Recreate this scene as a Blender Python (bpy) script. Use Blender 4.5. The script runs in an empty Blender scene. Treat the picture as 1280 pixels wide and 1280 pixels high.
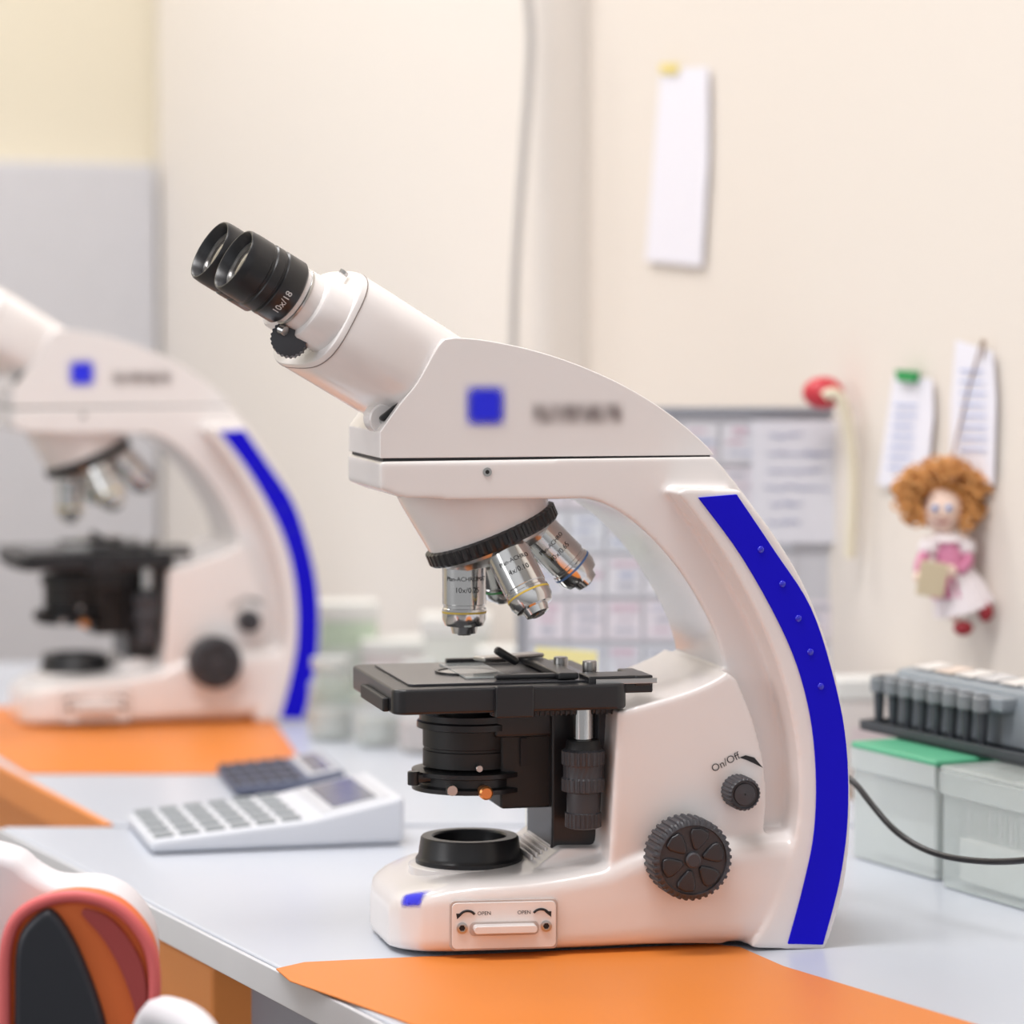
import bpy, bmesh, math, random
import numpy as np
from mathutils import Vector, Matrix
random.seed(4)
ZT=0.75            # desk height
# ---------------------------------------------------------------- camera
F=4000.0; PITCH=math.atan(246/F); C=Vector((0,0,ZT+0.365))
cd=bpy.data.cameras.new('camera'); cam=bpy.data.objects.new('camera',cd)
bpy.context.scene.collection.objects.link(cam)
cam.location=C; cam.rotation_euler=(math.pi/2-PITCH,0,0)
cd.sensor_width=36; cd.lens=36*F/1280; cd.clip_start=0.05
cd.dof.use_dof=True; cd.dof.focus_distance=1.81; cd.dof.aperture_fstop=5.2
bpy.context.scene.camera=cam
# measuring helpers: photo measurement -> metric position on a known real plane
Fw=Vector((0,math.cos(PITCH),-math.sin(PITCH))); Up=Vector((0,math.sin(PITCH),math.cos(PITCH)))
def ray(px,py): return Fw+Vector((1,0,0))*((px-640)/F)+Up*((640-py)/F)
def T(px,py,z=ZT):
    d=ray(px,py); return C+d*((z-C.z)/d.z)
def V(px,py,Y):
    d=ray(px,py); return C+d*(Y/d.y)
YAW=math.radians(13)
M=Matrix.Translation((0.0443,1.879,ZT+0.0018))@Matrix.Rotation(YAW,4,'Z')
Mi=M.inverted()
def L(px,py,w):
    c=Mi@C; d=Mi.to_3x3()@ray(px,py); return c+d*((w-c.y)/d.y)
# ---------------------------------------------------------------- materials
def lin(v):
    v/=255.; return v/12.92 if v<=0.04045 else ((v+0.055)/1.055)**2.4
def col(c): return (lin(c[0]),lin(c[1]),lin(c[2]),1)
def mat(name,c,rough=.45,metal=0,alpha=1,coat=0,var=.03,nscale=30,bump=0,emit=0,spec=.5,trans=0):
    m=bpy.data.materials.new(name); m.use_nodes=True; nt=m.node_tree; b=nt.nodes['Principled BSDF']
    tc=nt.nodes.new('ShaderNodeTexCoord'); n=nt.nodes.new('ShaderNodeTexNoise'); n.inputs['Scale'].default_value=nscale
    nt.links.new(tc.outputs['Object'],n.inputs['Vector'])
    mr=nt.nodes.new('ShaderNodeMapRange'); mr.inputs['To Min'].default_value=1-var; mr.inputs['To Max'].default_value=1+var
    nt.links.new(n.outputs['Fac'],mr.inputs['Value'])
    h=nt.nodes.new('ShaderNodeHueSaturation'); h.inputs['Color'].default_value=col(c)
    nt.links.new(mr.outputs[0],h.inputs['Value']); nt.links.new(h.outputs[0],b.inputs['Base Color'])
    b.inputs['Roughness'].default_value=rough; b.inputs['Metallic'].default_value=metal
    b.inputs['Alpha'].default_value=alpha; b.inputs['Coat Weight'].default_value=coat
    b.inputs['Specular IOR Level'].default_value=spec; b.inputs['Transmission Weight'].default_value=trans
    b.inputs['Coat Roughness'].default_value=.12
    if emit:
        b.inputs['Emission Color'].default_value=col(c); b.inputs['Emission Strength'].default_value=emit
    if bump:
        bp=nt.nodes.new('ShaderNodeBump'); bp.inputs['Strength'].default_value=bump; bp.inputs['Distance'].default_value=.001
        nt.links.new(n.outputs['Fac'],bp.inputs['Height']); nt.links.new(bp.outputs[0],b.inputs['Normal'])
    return m
CREAM=mat('cream_plastic',(236,230,228),.26,coat=.5,var=.006)
BLUE=mat('blue_stripe',(18,6,205),.6,var=.02,spec=.15)
BLK=mat('black_plastic',(30,30,33),.32)
BLKM=mat('black_matte',(24,24,26),.5)
DGREY=mat('knob_grey',(60,60,65),.46)
SIL=mat('chrome',(218,217,216),.13,metal=1)
SIL2=mat('satin_steel',(190,188,186),.28,metal=1)
BRASS=mat('brass',(225,150,90),.3,metal=.8)
GLASS=mat('lens_glass',(60,55,50),.05,coat=1)
YEL=mat('yellow_ring',(214,184,80)); GRN=mat('green_ring',(60,150,80)); LBL=mat('blue_ring',(100,140,200)); RED=mat('red_ring',(200,60,50))
WHT=mat('white_plastic',(232,232,232),.4); INK=mat('ink',(25,25,30),.6); WINK=mat('white_ink',(225,225,225),.6)
ORG=mat('orange_mat',(222,130,54),.42,var=.03,nscale=8,spec=.35)
DESK=mat('desk_laminate',(196,201,211),.28,var=.012,nscale=12)
EDGE=mat('desk_edge',(212,213,218),.35)
OREDGE=mat('orange_edge',(230,142,70),.45)
# ---------------------------------------------------------------- geometry helpers
def link(o,parent=None):
    bpy.context.scene.collection.objects.link(o)
    if parent: o.parent=parent
    return o
def mk(name,verts,faces,m,parent=None,smooth=True,angle=35):
    me=bpy.data.meshes.new(name); me.from_pydata([tuple(v) for v in verts],[],faces); me.update()
    bm=bmesh.new(); bm.from_mesh(me); bmesh.ops.recalc_face_normals(bm,faces=bm.faces); bm.to_mesh(me); bm.free()
    if m: me.materials.append(m)
    if smooth:
        me.shade_smooth(); me.set_sharp_from_angle(angle=math.radians(angle))
    return link(bpy.data.objects.new(name,me),parent)
def bev(o,w,seg=3):
    o.data.shade_smooth()
    at=o.data.attributes.get('sharp_edge')
    if at: o.data.attributes.remove(at)
    b=o.modifiers.new('bevel','BEVEL'); b.width=w; b.segments=seg; b.limit_method='ANGLE'; b.angle_limit=math.radians(32)
    wn=o.modifiers.new('wn','WEIGHTED_NORMAL'); wn.keep_sharp=True
    return o
def rebase(o,p,rot):
    mm_=Matrix.Translation(p)@Matrix.Rotation(rot,4,'Z'); o.data.transform(mm_.inverted()); o.matrix_world=mm_; return o
def empty(name,loc=(0,0,0),rot=0):
    e=bpy.data.objects.new(name,None); e.empty_display_size=.05; e.location=loc; e.rotation_euler=(0,0,rot); return link(e)
def crom(p,n=5):
    p=[Vector(q) for q in p]; out=[]
    for i in range(len(p)-1):
        a=p[max(i-1,0)];b=p[i];c=p[i+1];d=p[min(i+2,len(p)-1)]
        for k in range(n):
            t=k/n; out.append(.5*((2*b)+(c-a)*t+(2*a-5*b+4*c-d)*t*t+(3*b-a-3*c+d)*t**3))
    out.append(p[-1]); return out
def prism_geo(pts,y0,y1):
    n=len(pts); v=[(p[0],y0,p[1]) for p in pts]+[(p[0],y1,p[1]) for p in pts]
    f=[list(range(n)),list(range(2*n-1,n-1,-1))]+[[i,(i+1)%n,n+(i+1)%n,n+i] for i in range(n)]
    return v,f
def prism(name,pts,y0,y1,m,parent,bw=.003,seg=3):
    v,f=prism_geo(pts,y0,y1); o=mk(name,v,f,m,parent)
    if bw: bev(o,bw,seg)
    return o
def slab(name,pts,z0,z1,m,parent=None,bw=0,seg=2):
    n=len(pts); v=[(p[0],p[1],z0) for p in pts]+[(p[0],p[1],z1) for p in pts]
    f=[list(range(n)),list(range(2*n-1,n-1,-1))]+[[i,(i+1)%n,n+(i+1)%n,n+i] for i in range(n)]
    o=mk(name,v,f,m,parent,smooth=bool(bw))
    if bw: bev(o,bw,seg)
    return o
def box(name,c,s,m,parent=None,bw=.002,rot=None,seg=2):
    v=[Vector((sx*s[0]/2,sy*s[1]/2,sz*s[2]/2)) for sx in(-1,1) for sy in(-1,1) for sz in(-1,1)]
    if rot is not None: v=[rot@q for q in v]
    v=[q+Vector(c) for q in v]
    f=[[0,1,3,2],[4,6,7,5],[0,4,5,1],[2,3,7,6],[0,2,6,4],[1,5,7,3]]
    o=mk(name,v,f,m,parent)
    if bw: bev(o,bw,seg)
    return o
def frame(axis):
    a=Vector(axis).normalized(); u=a.orthogonal().normalized()
    if abs(a.z)<.99: u=Vector((0,0,1)).cross(a).normalized()
    return u,a.cross(u).normalized(),a
def lathe(name,prof,o,axis,m,parent=None,segs=48,teeth=None,sq=(1,1),angle=35,caps=True):
    u,w,a=frame(axis); o=Vector(o); v=[];f=[]
    for i,(r,h) in enumerate(prof):
        for k in range(segs):
            th=2*math.pi*k/segs; rr=r
            if teeth and i in teeth[2]:
                rr=r-teeth[1]*(1 if (k*teeth[0]*2//segs)%2 else 0)
            v.append(o+u*(rr*math.cos(th)*sq[0])+w*(rr*math.sin(th)*sq[1])+a*h)
    n=len(prof)
    for i in range(n-1):
        for k in range(segs):
            k2=(k+1)%segs; f.append([i*segs+k,i*segs+k2,(i+1)*segs+k2,(i+1)*segs+k])
    if caps:
        f.append(list(range(segs))); f.append([(n-1)*segs+k for k in range(segs)])
    return mk(name,v,f,m,parent,angle=angle)
def cyl(name,p0,p1,r,m,parent=None,r2=None,segs=32,b=None):
    p0=Vector(p0);p1=Vector(p1);h=(p1-p0).length; r2=r if r2 is None else r2
    b=min(r,r2,h/2)*.12 if b is None else b
    return lathe(name,[(r-b,0),(r,b),(r2,h-b),(r2-b,h)],p0,p1-p0,m,parent,segs)
def tube(name,pts,r,m,parent=None,res=4,cyc=False):
    cu=bpy.data.curves.new(name,'CURVE'); cu.dimensions='3D'; s=cu.splines.new('NURBS')
    s.points.add(len(pts)-1)
    for q,p in zip(s.points,pts): q.co=(p[0],p[1],p[2],1)
    s.order_u=3; s.use_endpoint_u=not cyc; s.use_cyclic_u=cyc; cu.bevel_depth=r; cu.bevel_resolution=res; cu.resolution_u=8; cu.use_fill_caps=True
    cu.materials.append(m); return link(bpy.data.objects.new(name,cu),parent)
def ball(name,c,r,m,parent=None,s=(1,1,1),segs=24):
    me=bpy.data.meshes.new(name); bm=bmesh.new(); bmesh.ops.create_uvsphere(bm,u_segments=segs,v_segments=segs//2,radius=r)
    for q in bm.verts: q.co=Vector((q.co.x*s[0],q.co.y*s[1],q.co.z*s[2]))+Vector(c)
    bm.to_mesh(me); bm.free(); me.materials.append(m); me.shade_smooth(); return link(bpy.data.objects.new(name,me),parent)
def textmesh(s,size):
    cu=bpy.data.curves.new('t','FONT'); cu.body=s; cu.size=size; cu.align_x='CENTER'; cu.align_y='CENTER'; cu.resolution_u=3
    o=bpy.data.objects.new('t',cu); bpy.context.scene.collection.objects.link(o)
    dg=bpy.context.evaluated_depsgraph_get(); me=bpy.data.meshes.new_from_object(o.evaluated_get(dg))
    bpy.data.objects.remove(o); return me
def text(name,s,size,o,right,up,m,parent=None):
    me=textmesh(s,size); right=Vector(right).normalized();up=Vector(up).normalized()
    for v in me.vertices: v.co=Vector(o)+right*v.co.x+up*v.co.y
    me.materials.clear(); me.materials.append(m); me.name=name
    return link(bpy.data.objects.new(name,me),parent)
def textcyl(name,s,size,o,up,front,r,m,parent=None,ang=0):
    me=textmesh(s,size); up=Vector(up).normalized(); n=Vector(front); n=(n-up*n.dot(up)).normalized(); t=up.cross(n)
    bm=bmesh.new(); bm.from_mesh(me); bmesh.ops.triangulate(bm,faces=bm.faces); bm.to_mesh(me); bm.free()
    for v in me.vertices:
        a=v.co.x/r+ang; v.co=Vector(o)+n*(r*math.cos(a))+t*(r*math.sin(a))+up*v.co.y
    me.materials.clear(); me.materials.append(m)
    return link(bpy.data.objects.new(name,me),parent)
def softdecal(name,color,o,w,h,parent,right=(1,0,0),up=(0,0,1),noisy=False,lo0=.14,wrap=None):
    m=bpy.data.materials.new(name); m.use_nodes=True; nt=m.node_tree; b=nt.nodes['Principled BSDF']; b.inputs['Base Color'].default_value=col(color); b.inputs['Roughness'].default_value=.5; b.inputs['Specular IOR Level'].default_value=.2
    tc=nt.nodes.new('ShaderNodeTexCoord'); sp=nt.nodes.new('ShaderNodeSeparateXYZ'); nt.links.new(tc.outputs['UV'],sp.inputs[0])
    fac=None
    for i in (0,1):
        a=nt.nodes.new('ShaderNodeMath');a.operation='SUBTRACT';a.inputs[1].default_value=.5;nt.links.new(sp.outputs[i],a.inputs[0])
        ab=nt.nodes.new('ShaderNodeMath');ab.operation='ABSOLUTE';nt.links.new(a.outputs[0],ab.inputs[0])
        mr=nt.nodes.new('ShaderNodeMapRange');mr.interpolation_type='SMOOTHSTEP'
        hi=.5; lo=lo0 if not noisy else (.38 if i==0 else .0)
        mr.inputs['From Min'].default_value=lo;mr.inputs['From Max'].default_value=hi
        nt.links.new(ab.outputs[0],mr.inputs['Value'])
        iv=nt.nodes.new('ShaderNodeMath');iv.operation='SUBTRACT';iv.inputs[0].default_value=1;nt.links.new(mr.outputs[0],iv.inputs[1])
        if fac is None: fac=iv.outputs[0]
        else:
            mu=nt.nodes.new('ShaderNodeMath');mu.operation='MULTIPLY';nt.links.new(fac,mu.inputs[0]);nt.links.new(iv.outputs[0],mu.inputs[1]);fac=mu.outputs[0]
    if noisy:
        mp=nt.nodes.new('ShaderNodeMapping'); mp.inputs['Scale'].default_value=(8,1.0,1); nt.links.new(tc.outputs['UV'],mp.inputs[0])
        n=nt.nodes.new('ShaderNodeTexNoise');n.inputs['Scale'].default_value=1.0;n.inputs['Detail'].default_value=0;nt.links.new(mp.outputs[0],n.inputs['Vector'])
        mr=nt.nodes.new('ShaderNodeMapRange');mr.inputs['From Min'].default_value=.3;mr.inputs['From Max'].default_value=.7;mr.inputs['To Min'].default_value=.3;mr.inputs['To Max'].default_value=.6;nt.links.new(n.outputs['Fac'],mr.inputs['Value'])
        mu=nt.nodes.new('ShaderNodeMath');mu.operation='MULTIPLY';nt.links.new(fac,mu.inputs[0]);nt.links.new(mr.outputs[0],mu.inputs[1]);fac=mu.outputs[0]
    nt.links.new(fac,b.inputs['Alpha'])
    o=Vector(o);r=Vector(right).normalized()*w/2;u=Vector(up).normalized()*h/2
    G=1 if wrap is None else 24; vs=[];fs=[];uvs=[]
    for j in range(G+1):
        for i in range(G+1):
            vs.append(o+r*(2*i/G-1)+u*(2*j/G-1)); uvs.append((i/G,j/G))
    for j in range(G):
        for i in range(G): fs.append([j*(G+1)+i,j*(G+1)+i+1,(j+1)*(G+1)+i+1,(j+1)*(G+1)+i])
    ob=mk(name,vs,fs,m,parent,smooth=G>1,angle=180)
    uv=ob.data.uv_layers.new(name='UVMap')
    for lp in ob.data.loops: uv.data[lp.index].uv=uvs[lp.vertex_index]
    if wrap is not None:
        sw=ob.modifiers.new('wrap','SHRINKWRAP'); sw.target=wrap; sw.wrap_method='NEAREST_SURFACEPOINT'; sw.wrap_mode='ABOVE_SURFACE'; sw.offset=.0006
    return ob
# ================================================================= MICROSCOPE
mic=empty('microscope'); mic.matrix_world=M
def P2(px,py,w): q=L(px,py,w); return (q.x,q.z)
# base -------------------------------------------------------------
x0=L(466,1185,.02).x; x1=L(1032,1188,-.078).x
hx=[x0,x0+.004,x0+.012,x0+.025,x0+.05,x0+.12,x1-.03,x1]
hwv=[.030,.044,.056,.063,.067,.071,.078,.078]
def hw(x): return float(np.interp(x,hx,hwv))
tp=[P2(a,b,-.066) for a,b in [(462,1170),(474,1157),(495,1140),(522,1124),(560,1109),(600,1102),(650,1098),(700,1091),(760,1078),(800,1055),(1040,1030)]]
def zt(x): return float(np.interp(x,[p[0] for p in tp],[p[1] for p in tp]))
def base_geo():
    V_=[];Fc=[];N=40
    xs=[x0,x0+.0015,x0+.004,x0+.008,x0+.014,x0+.02]+list(np.linspace(x0+.03,x1,16))
    for i,x in enumerate(xs):
        h=hw(x); top=max(zt(x),.012); 
        if i==0: top*=.8
        if i==1: top*=.93
        for k in range(N):
            th=2*math.pi*k/N; c,s=math.cos(th),math.sin(th); e=.3
            yy=h*math.copysign(abs(c)**e,c); zz=math.copysign(abs(s)**e,s)
            V_.append((x,yy,(zz+1)/2*top))
    for i in range(len(xs)-1):
        for k in range(N):
            k2=(k+1)%N; Fc.append([i*N+k,i*N+k2,(i+1)*N+k2,(i+1)*N+k])
    Fc.append(list(range(N))); Fc.append([(len(xs)-1)*N+k for k in range(N)])
    return V_,Fc
def pl(seq,w): return [P2(a,b,w) for a,b in seq]
def c2(seq,w,n=5): return [(q.x,q.y) for q in crom([Vector((*P2(a,b,w),0)) for a,b in seq],n)]
arm=pl([(475,577),(475,612),(500,622),(560,625)],-.052)+c2([(700,624),(745,626),(792,652),(838,698),(872,748),(896,797),(908,845)],-.052)+pl([(900,1000),(900,1150),(1030,1150)],-.052)+c2([(1054,1080),(1062,1000),(1056,920),(1040,830),(1008,740),(966,668),(925,610),(893,571)],-.052)
house=pl([(773,890)],-.067)+c2([(773,890),(850,868),(890,852),(910,840)],-.067)[1:]+c2([(922,850),(945,910),(958,980),(952,1060),(925,1130)],-.067)+pl([(905,1180),(760,1180),(762,1080)],-.067)
spO=[(925,612),(968,668),(1010,740),(1042,830),(1058,920),(1064,1010),(1057,1100),(1040,1165),(1030,1189)]
spI=[(938,1185),(966,1140),(990,1070),(1000,990),(992,905),(965,810),(915,710),(870,645),(846,616),(856,611)]
spine=c2(spO,-.079)+c2(spI[:-1],-.079)+pl([spI[-1]],-.079)
V_=[];Fc=[]
def addg(g):
    n=len(V_); V_.extend(g[0]); Fc.extend([[i+n for i in f] for f in g[1]])
addg(base_geo()); addg(prism_geo(arm,-.052,.052)); addg(prism_geo(house,-.067,.067)); addg(prism_geo(spine,-.079,.079))
rs=pl([(690,1052),(780,1052),(780,1120),(650,1120),(650,1082)],-.02)
addg(prism_geo(rs,-.045,.045))
body=mk('stand_body',V_,Fc,CREAM,mic)
bmx=bmesh.new(); bmx.from_mesh(body.data); bmesh.ops.triangulate(bmx,faces=bmx.faces); bmesh.ops.recalc_face_normals(bmx,faces=bmx.faces); bmx.to_mesh(body.data); bmx.free()
at=body.data.attributes.get('sharp_edge')
if at: body.data.attributes.remove(at)
r=body.modifiers.new('remesh','REMESH'); r.mode='VOXEL'; r.voxel_size=.0014; r.use_smooth_shade=True
s=body.modifiers.new('smooth','SMOOTH'); s.factor=.5; s.iterations=8
# blue stripes
bo=[(921,618),(968,688),(1014,760),(1043,850),(1058,930),(1060,1020),(1050,1100),(1029,1181)]
bi=[(985,1180),(1004,1110),(1018,1040),(1020,960),(1010,880),(984,800),(930,700),(873,622)]
st=c2(bo,-.080)+c2(bi,-.080)
prism('blue_stripe',st,-.0802,-.076,BLUE,mic,.0004,2); prism('blue_stripe_far',st,.076,.0802,BLUE,mic,.0004,2)
BDOT=mat('stripe_dot',(30,26,200),.25,coat=.5)
for i,(a,b) in enumerate([(951,687),(978,730),(998,773),(1013,815),(1026,858)]): ball('stripe_dot_%d'%i,L(a,b,-.0802),.0021,BDOT,mic,(1,.6,1),16)
# head housing
hd=pl([(475,573),(475,540)],-.05)+c2([(475,540),(500,505),(522,478),(545,437),(556,424)],-.05,4)[1:]+c2([(570,422),(605,425),(660,436),(720,455),(780,482),(835,516),(878,552),(893,569)],-.05,4)
prism('head_housing',hd,-.05,.05,CREAM,mic,.007,5)
sm=pl([(479,579),(479,571),(888,567),(888,574)],-.05); prism('seam',sm,-.0492,.0492,BLKM,mic,0)
q=L(609,590,-.052); lathe('arm_screw',[(.0026,0),(.0026,.001),(.0012,.001),(.0012,.0004)],q+Vector((0,.0004,0)),(0,-1,0),SIL2,mic,20)
lathe('arm_screw_hole',[(.0012,0),(.0012,.0006)],q,(0,-1,0),BLKM,mic,12)
softdecal('logo_patch',(45,50,235),L(607,507,-.0508),.030,.030,mic)
softdecal('label_patch',(110,95,95),L(722,517,-.0508),.060,.019,mic,noisy=True)
# nosepiece
tl=math.radians(22.5); ta=Vector((math.sin(tl),0,-math.cos(tl))); rc=L(613,664,0)
lathe('nosepiece_cone',[(.043,-.040),(.0425,-.034),(.0375,-.001)],rc,ta,CREAM,mic,64)
lathe('nosepiece_ring',[(.037,-.003),(.0405,-.0015),(.0405,.005),(.039,.0065),(.033,.0065)],rc,ta,BLK,mic,288,teeth=(48,.0008,(1,2)))
lathe('nosepiece_dome',[(.035,.006),(.034,.009),(.027,.014),(.012,.018),(.002,.019)],rc,ta,SIL2,mic,48)
side=Vector((0,-1,0)); inpl=Vector((-math.cos(tl),0,-math.sin(tl)))
objs=[(inpl,.047,YEL,['Plan-ACHROMAT','10x/0.25'],'a'),(side,.047,YEL,['Plan-ACHRO','4x/0.10'],'b'),(-inpl,.049,LBL,['Plan-ACHRO','40x/0.65'],'c'),(-side,.044,GRN,['Plan-ACHRO','20x'],'d')]
for rad,ln,rg,tx,nm in objs:
    ax=(ta*math.cos(tl)+rad*math.sin(tl)).normalized(); o=rc+rad*(.0195 if nm=='a' else .0235)+ta*.006
    R=.0128; k=ln/.042
    lathe('objective_'+nm,[(R*.8,-.004),(R,-.002),(R,.026*k),(R*.95,.0265*k),(R*.95,.028*k),(R,.0285*k),(R,.034*k),(R*.86,.0375*k),(R*.62,.038*k),(R*.55,.0415*k),(R*.35,.042*k)],o,ax,SIL,mic,48)
    lathe('objective_ring_'+nm,[(R*1.005,.0298*k),(R*1.02,.0299*k),(R*1.02,.0308*k),(R*1.005,.0309*k)],o,ax,rg,mic,48)
    lathe('objective_lens_'+nm,[(R*.34,.0419*k),(R*.3,.0425*k)],o,ax,GLASS,mic,24)
    for j,t in enumerate(tx):
        textcyl('objective_text_%s%d'%(nm,j),t,.0036 if j==0 else .0044,o+ax*(.0125+.0058*j)*k,-ax,(-.05,-1,0),R*1.012,INK,mic,0)
    lathe('objective_collar_'+nm,[(R*.9,-.007),(R*1.04,-.006),(R*1.04,.001),(R*1.0,.0015)],o,ax,SIL2,mic,48)
# binocular tube (head swivelled a little towards the near side)
SW=Matrix.Rotation(math.radians(14),3,'Z')
da=math.radians(29.5); d=SW@Vector((-math.cos(da),0,math.sin(da))); nrm=SW@Vector((math.sin(da),0,math.cos(da))); lat=SW@Vector((0,1,0))
p0=L(528,478,0); p1=L(394,396,-.014); ln=(p1-p0).dot(d); p1=p0+d*ln
def loft(name,secs,m,parent,N=56,e=.62):
    v=[];f=[]
    for (c,h1,h2) in secs:
        for k in range(N):
            th=2*math.pi*k/N; cc,ss=math.cos(th),math.sin(th)
            v.append(Vector(c)+lat*h1*math.copysign(abs(cc)**e,cc)+nrm*h2*math.copysign(abs(ss)**e,ss))
    for i in range(len(secs)-1):
        for k in range(N):
            k2=(k+1)%N; f.append([i*N+k,i*N+k2,(i+1)*N+k2,(i+1)*N+k])
    f.append(list(range(N))); f.append([(len(secs)-1)*N+k for k in range(N)])
    return mk(name,v,f,m,parent,angle=30)
loft('binocular_housing',[(p0-d*.02,.040,.0305),(p0,.043,.031),(p1-d*.0022,.045,.031),(p1-d*.0005,.0443,.0303),(p1,.043,.029)],CREAM,mic)
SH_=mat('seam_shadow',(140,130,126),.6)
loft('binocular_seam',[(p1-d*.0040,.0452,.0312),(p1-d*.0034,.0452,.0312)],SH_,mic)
for nm,(a,b),w in (('near',(292,324),-.052),('far',(262,312),-.001)):
    oe=L(a,b,w)
    s0=oe-d*.0385
    tt=(p1-s0).dot(-d)
    lathe('eye_tube_'+nm,[(.0168,-.0005),(.0168,.012),(.0195,.013),(.0205,.0145),(.0212,tt*.99+.004)],s0,-d,CREAM,mic,48)
    lathe('eye_tube_ring_'+nm,[(.0170,.003),(.0175,.0034),(.0175,.0046),(.0170,.005)],s0,-d,SIL2,mic,48)
    E=1.05
    lathe('eyepiece_'+nm,[(a_*E,b_) for a_,b_ in [(.0150,-.0005),(.0172,0),(.0184,.0015),(.0184,.0135),(.0174,.0142),(.0174,.0150),(.0183,.0157),(.0183,.0210),(.0174,.0217),(.0174,.0230),(.0181,.0237),(.0181,.033),(.0178,.0375),(.0172,.0386),(.0166,.0386),(.0157,.0375),(.0138,.031),(.0001,.031)]],s0,d,BLK,mic,64,caps=False,angle=45)
    lathe('eyepiece_lens_'+nm,[(.0140,.0312),(.011,.0325),(.006,.0337),(.0005,.034)],s0,d,GLASS,mic,32)
    lathe('eyepiece_rim_'+nm,[(.0138,.0313),(.0144,.0330),(.0128,.0330),(.0126,.0315)],s0,d,SIL2,mic,40)
    if nm=='near': textcyl('eyepiece_text','10x/18',.0056,s0+d*.007,d,(-.0,-1,-.55),.0195,WINK,mic,0)
q=L(481,524,-.036)
cyl('hinge_foot',q+Vector((0,.02,0)),q,.009,CREAM,mic); lathe('hinge_screw',[(.0035,0),(.0035,.001),(.0015,.0013)],q,(0,-1,0),SIL2,mic,20)
a=L(470,527,-.034); b=L(503,500,-.034); dd=(b-a)
box('hinge_slot',(a+b)/2+Vector((0,-.006,0)),(dd.length*.8,.006,.003),BLKM,mic,.001,Matrix.Rotation(-math.atan2(dd.z,dd.x),3,'Y'))
a=L(362,424,-.040)
lathe('interpupillary_dial',[(.006,-.006),(.0105,-.005),(.0105,.005),(.006,.006)],a,(d*.3+Vector((0,-1,0))).normalized(),DGREY,mic,96,teeth=(24,.0006,(1,2)))
cyl('lock_screw',L(350,411,-.045),L(356,414,-.045)+Vector((0,-.003,0)),.0028,SIL2,mic)
cyl('top_screw',L(428,343,-.03),L(431,339,-.03),.0028,SIL2,mic)
# stage
zs=L(560,861,-.07).z; sx0=L(492,861,-.07).x; sx1=L(786,861,-.07).x; tk=.0145
def rrect(x0,y0,x1,y1,r,n=6):
    o=[]
    for cx,cy,a0 in((x1-r,y1-r,0),(x0+r,y1-r,90),(x0+r,y0+r,180),(x1-r,y0+r,270)):
        for k in range(n+1):
            a=math.radians(a0+90*k/n); o.append((cx+r*math.cos(a),cy+r*math.sin(a)))
    return o
slab('stage_plate',rrect(sx0,-.070,sx1,.066,.008),zs-tk,zs,BLK,mic,.0018,3)
slab('stage_glide',rrect(sx0+.012,-.055,sx1-.012,.055,.004),zs,zs+.0012,mat('stage_top',(62,62,66),.22),mic,.0003)
xo=L(583,790,0).x
lathe('stage_aperture_glare',[(.018,0),(.018,.0004)],(xo,0,zs+.0011),(0,0,1),mat('aperture_glare',(205,200,195),.3),mic,40)  # pale disc: glare in the stage opening is painted into its colour
lathe('stage_aperture_ring',[(.0185,0),(.0185,.0012),(.0165,.0012),(.0165,0)],(xo,0,zs+.001),(0,0,1),BLK,mic,40,caps=False)
box('stage_clamp',(xo+.012,-.0715,zs-.008),(.022,.006,.018),BLK,mic,.001)
box('stage_pad',(sx0-.0015,-.02,zs-.010),(.004,.07,.008),BLKM,mic,.001)
# slide holder
box('slide',(xo+.005,.002,zs+.0018),(.026,.076,.001),mat('slide_glass',(215,222,222),.05,alpha=.5),mic,.0002)
h=zs+.002
box('holder_bar',(xo+.048,-.005,h+.0015),(.012,.100,.004),BLK,mic,.001)
box('holder_arm_a',(xo+.028,-.045,h+.001),(.042,.006,.003),BLK,mic,.001)
box('holder_arm_b',(xo+.022,.045,h+.001),(.05,.006,.003),BLK,mic,.001)
box('holder_spring',(xo+.030,.020,h+.0055),(.045,.012,.0025),SIL2,mic,.001,Matrix.Rotation(math.radians(25),3,'Z'))
q=L(633,820,.0); box('holder_lever',(q.x,q.y,q.z),(.016,.007,.005),BLK,mic,.002,Matrix.Rotation(math.radians(32),3,'Y'))
for i,(a,b,w) in enumerate([(701,823,-.005),(737,828,-.03)]):
    q=L(a,b,w); cyl('holder_screw_%d'%i,(q.x,q.y,h),(q.x,q.y,q.z+.001),.0042,SIL2,mic)
box('rail_block',(sx1-.003,-.052,zs-.001),(.038,.024,.010),BLK,mic,.001)
box('rail_scale',(sx1+.0,-.0648,zs+.001),(.036,.0015,.003),SIL2,mic,.0003)
box('rail_end',(sx1+.010,-.045,zs+.001),(.010,.04,.006),BLK,mic,.001)
tq=L(640,893,-.05)
box('rack_bar',(tq.x+.03,-.05,zs-tk-.002),(.085,.007,.004),DGREY,mic,.0005)
for i in range(26): box('rack_tooth_%d'%i,(tq.x-.008+i*.003,-.0535,zs-tk-.0025),(.0012,.002,.004),BLK,mic,0)
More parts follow.
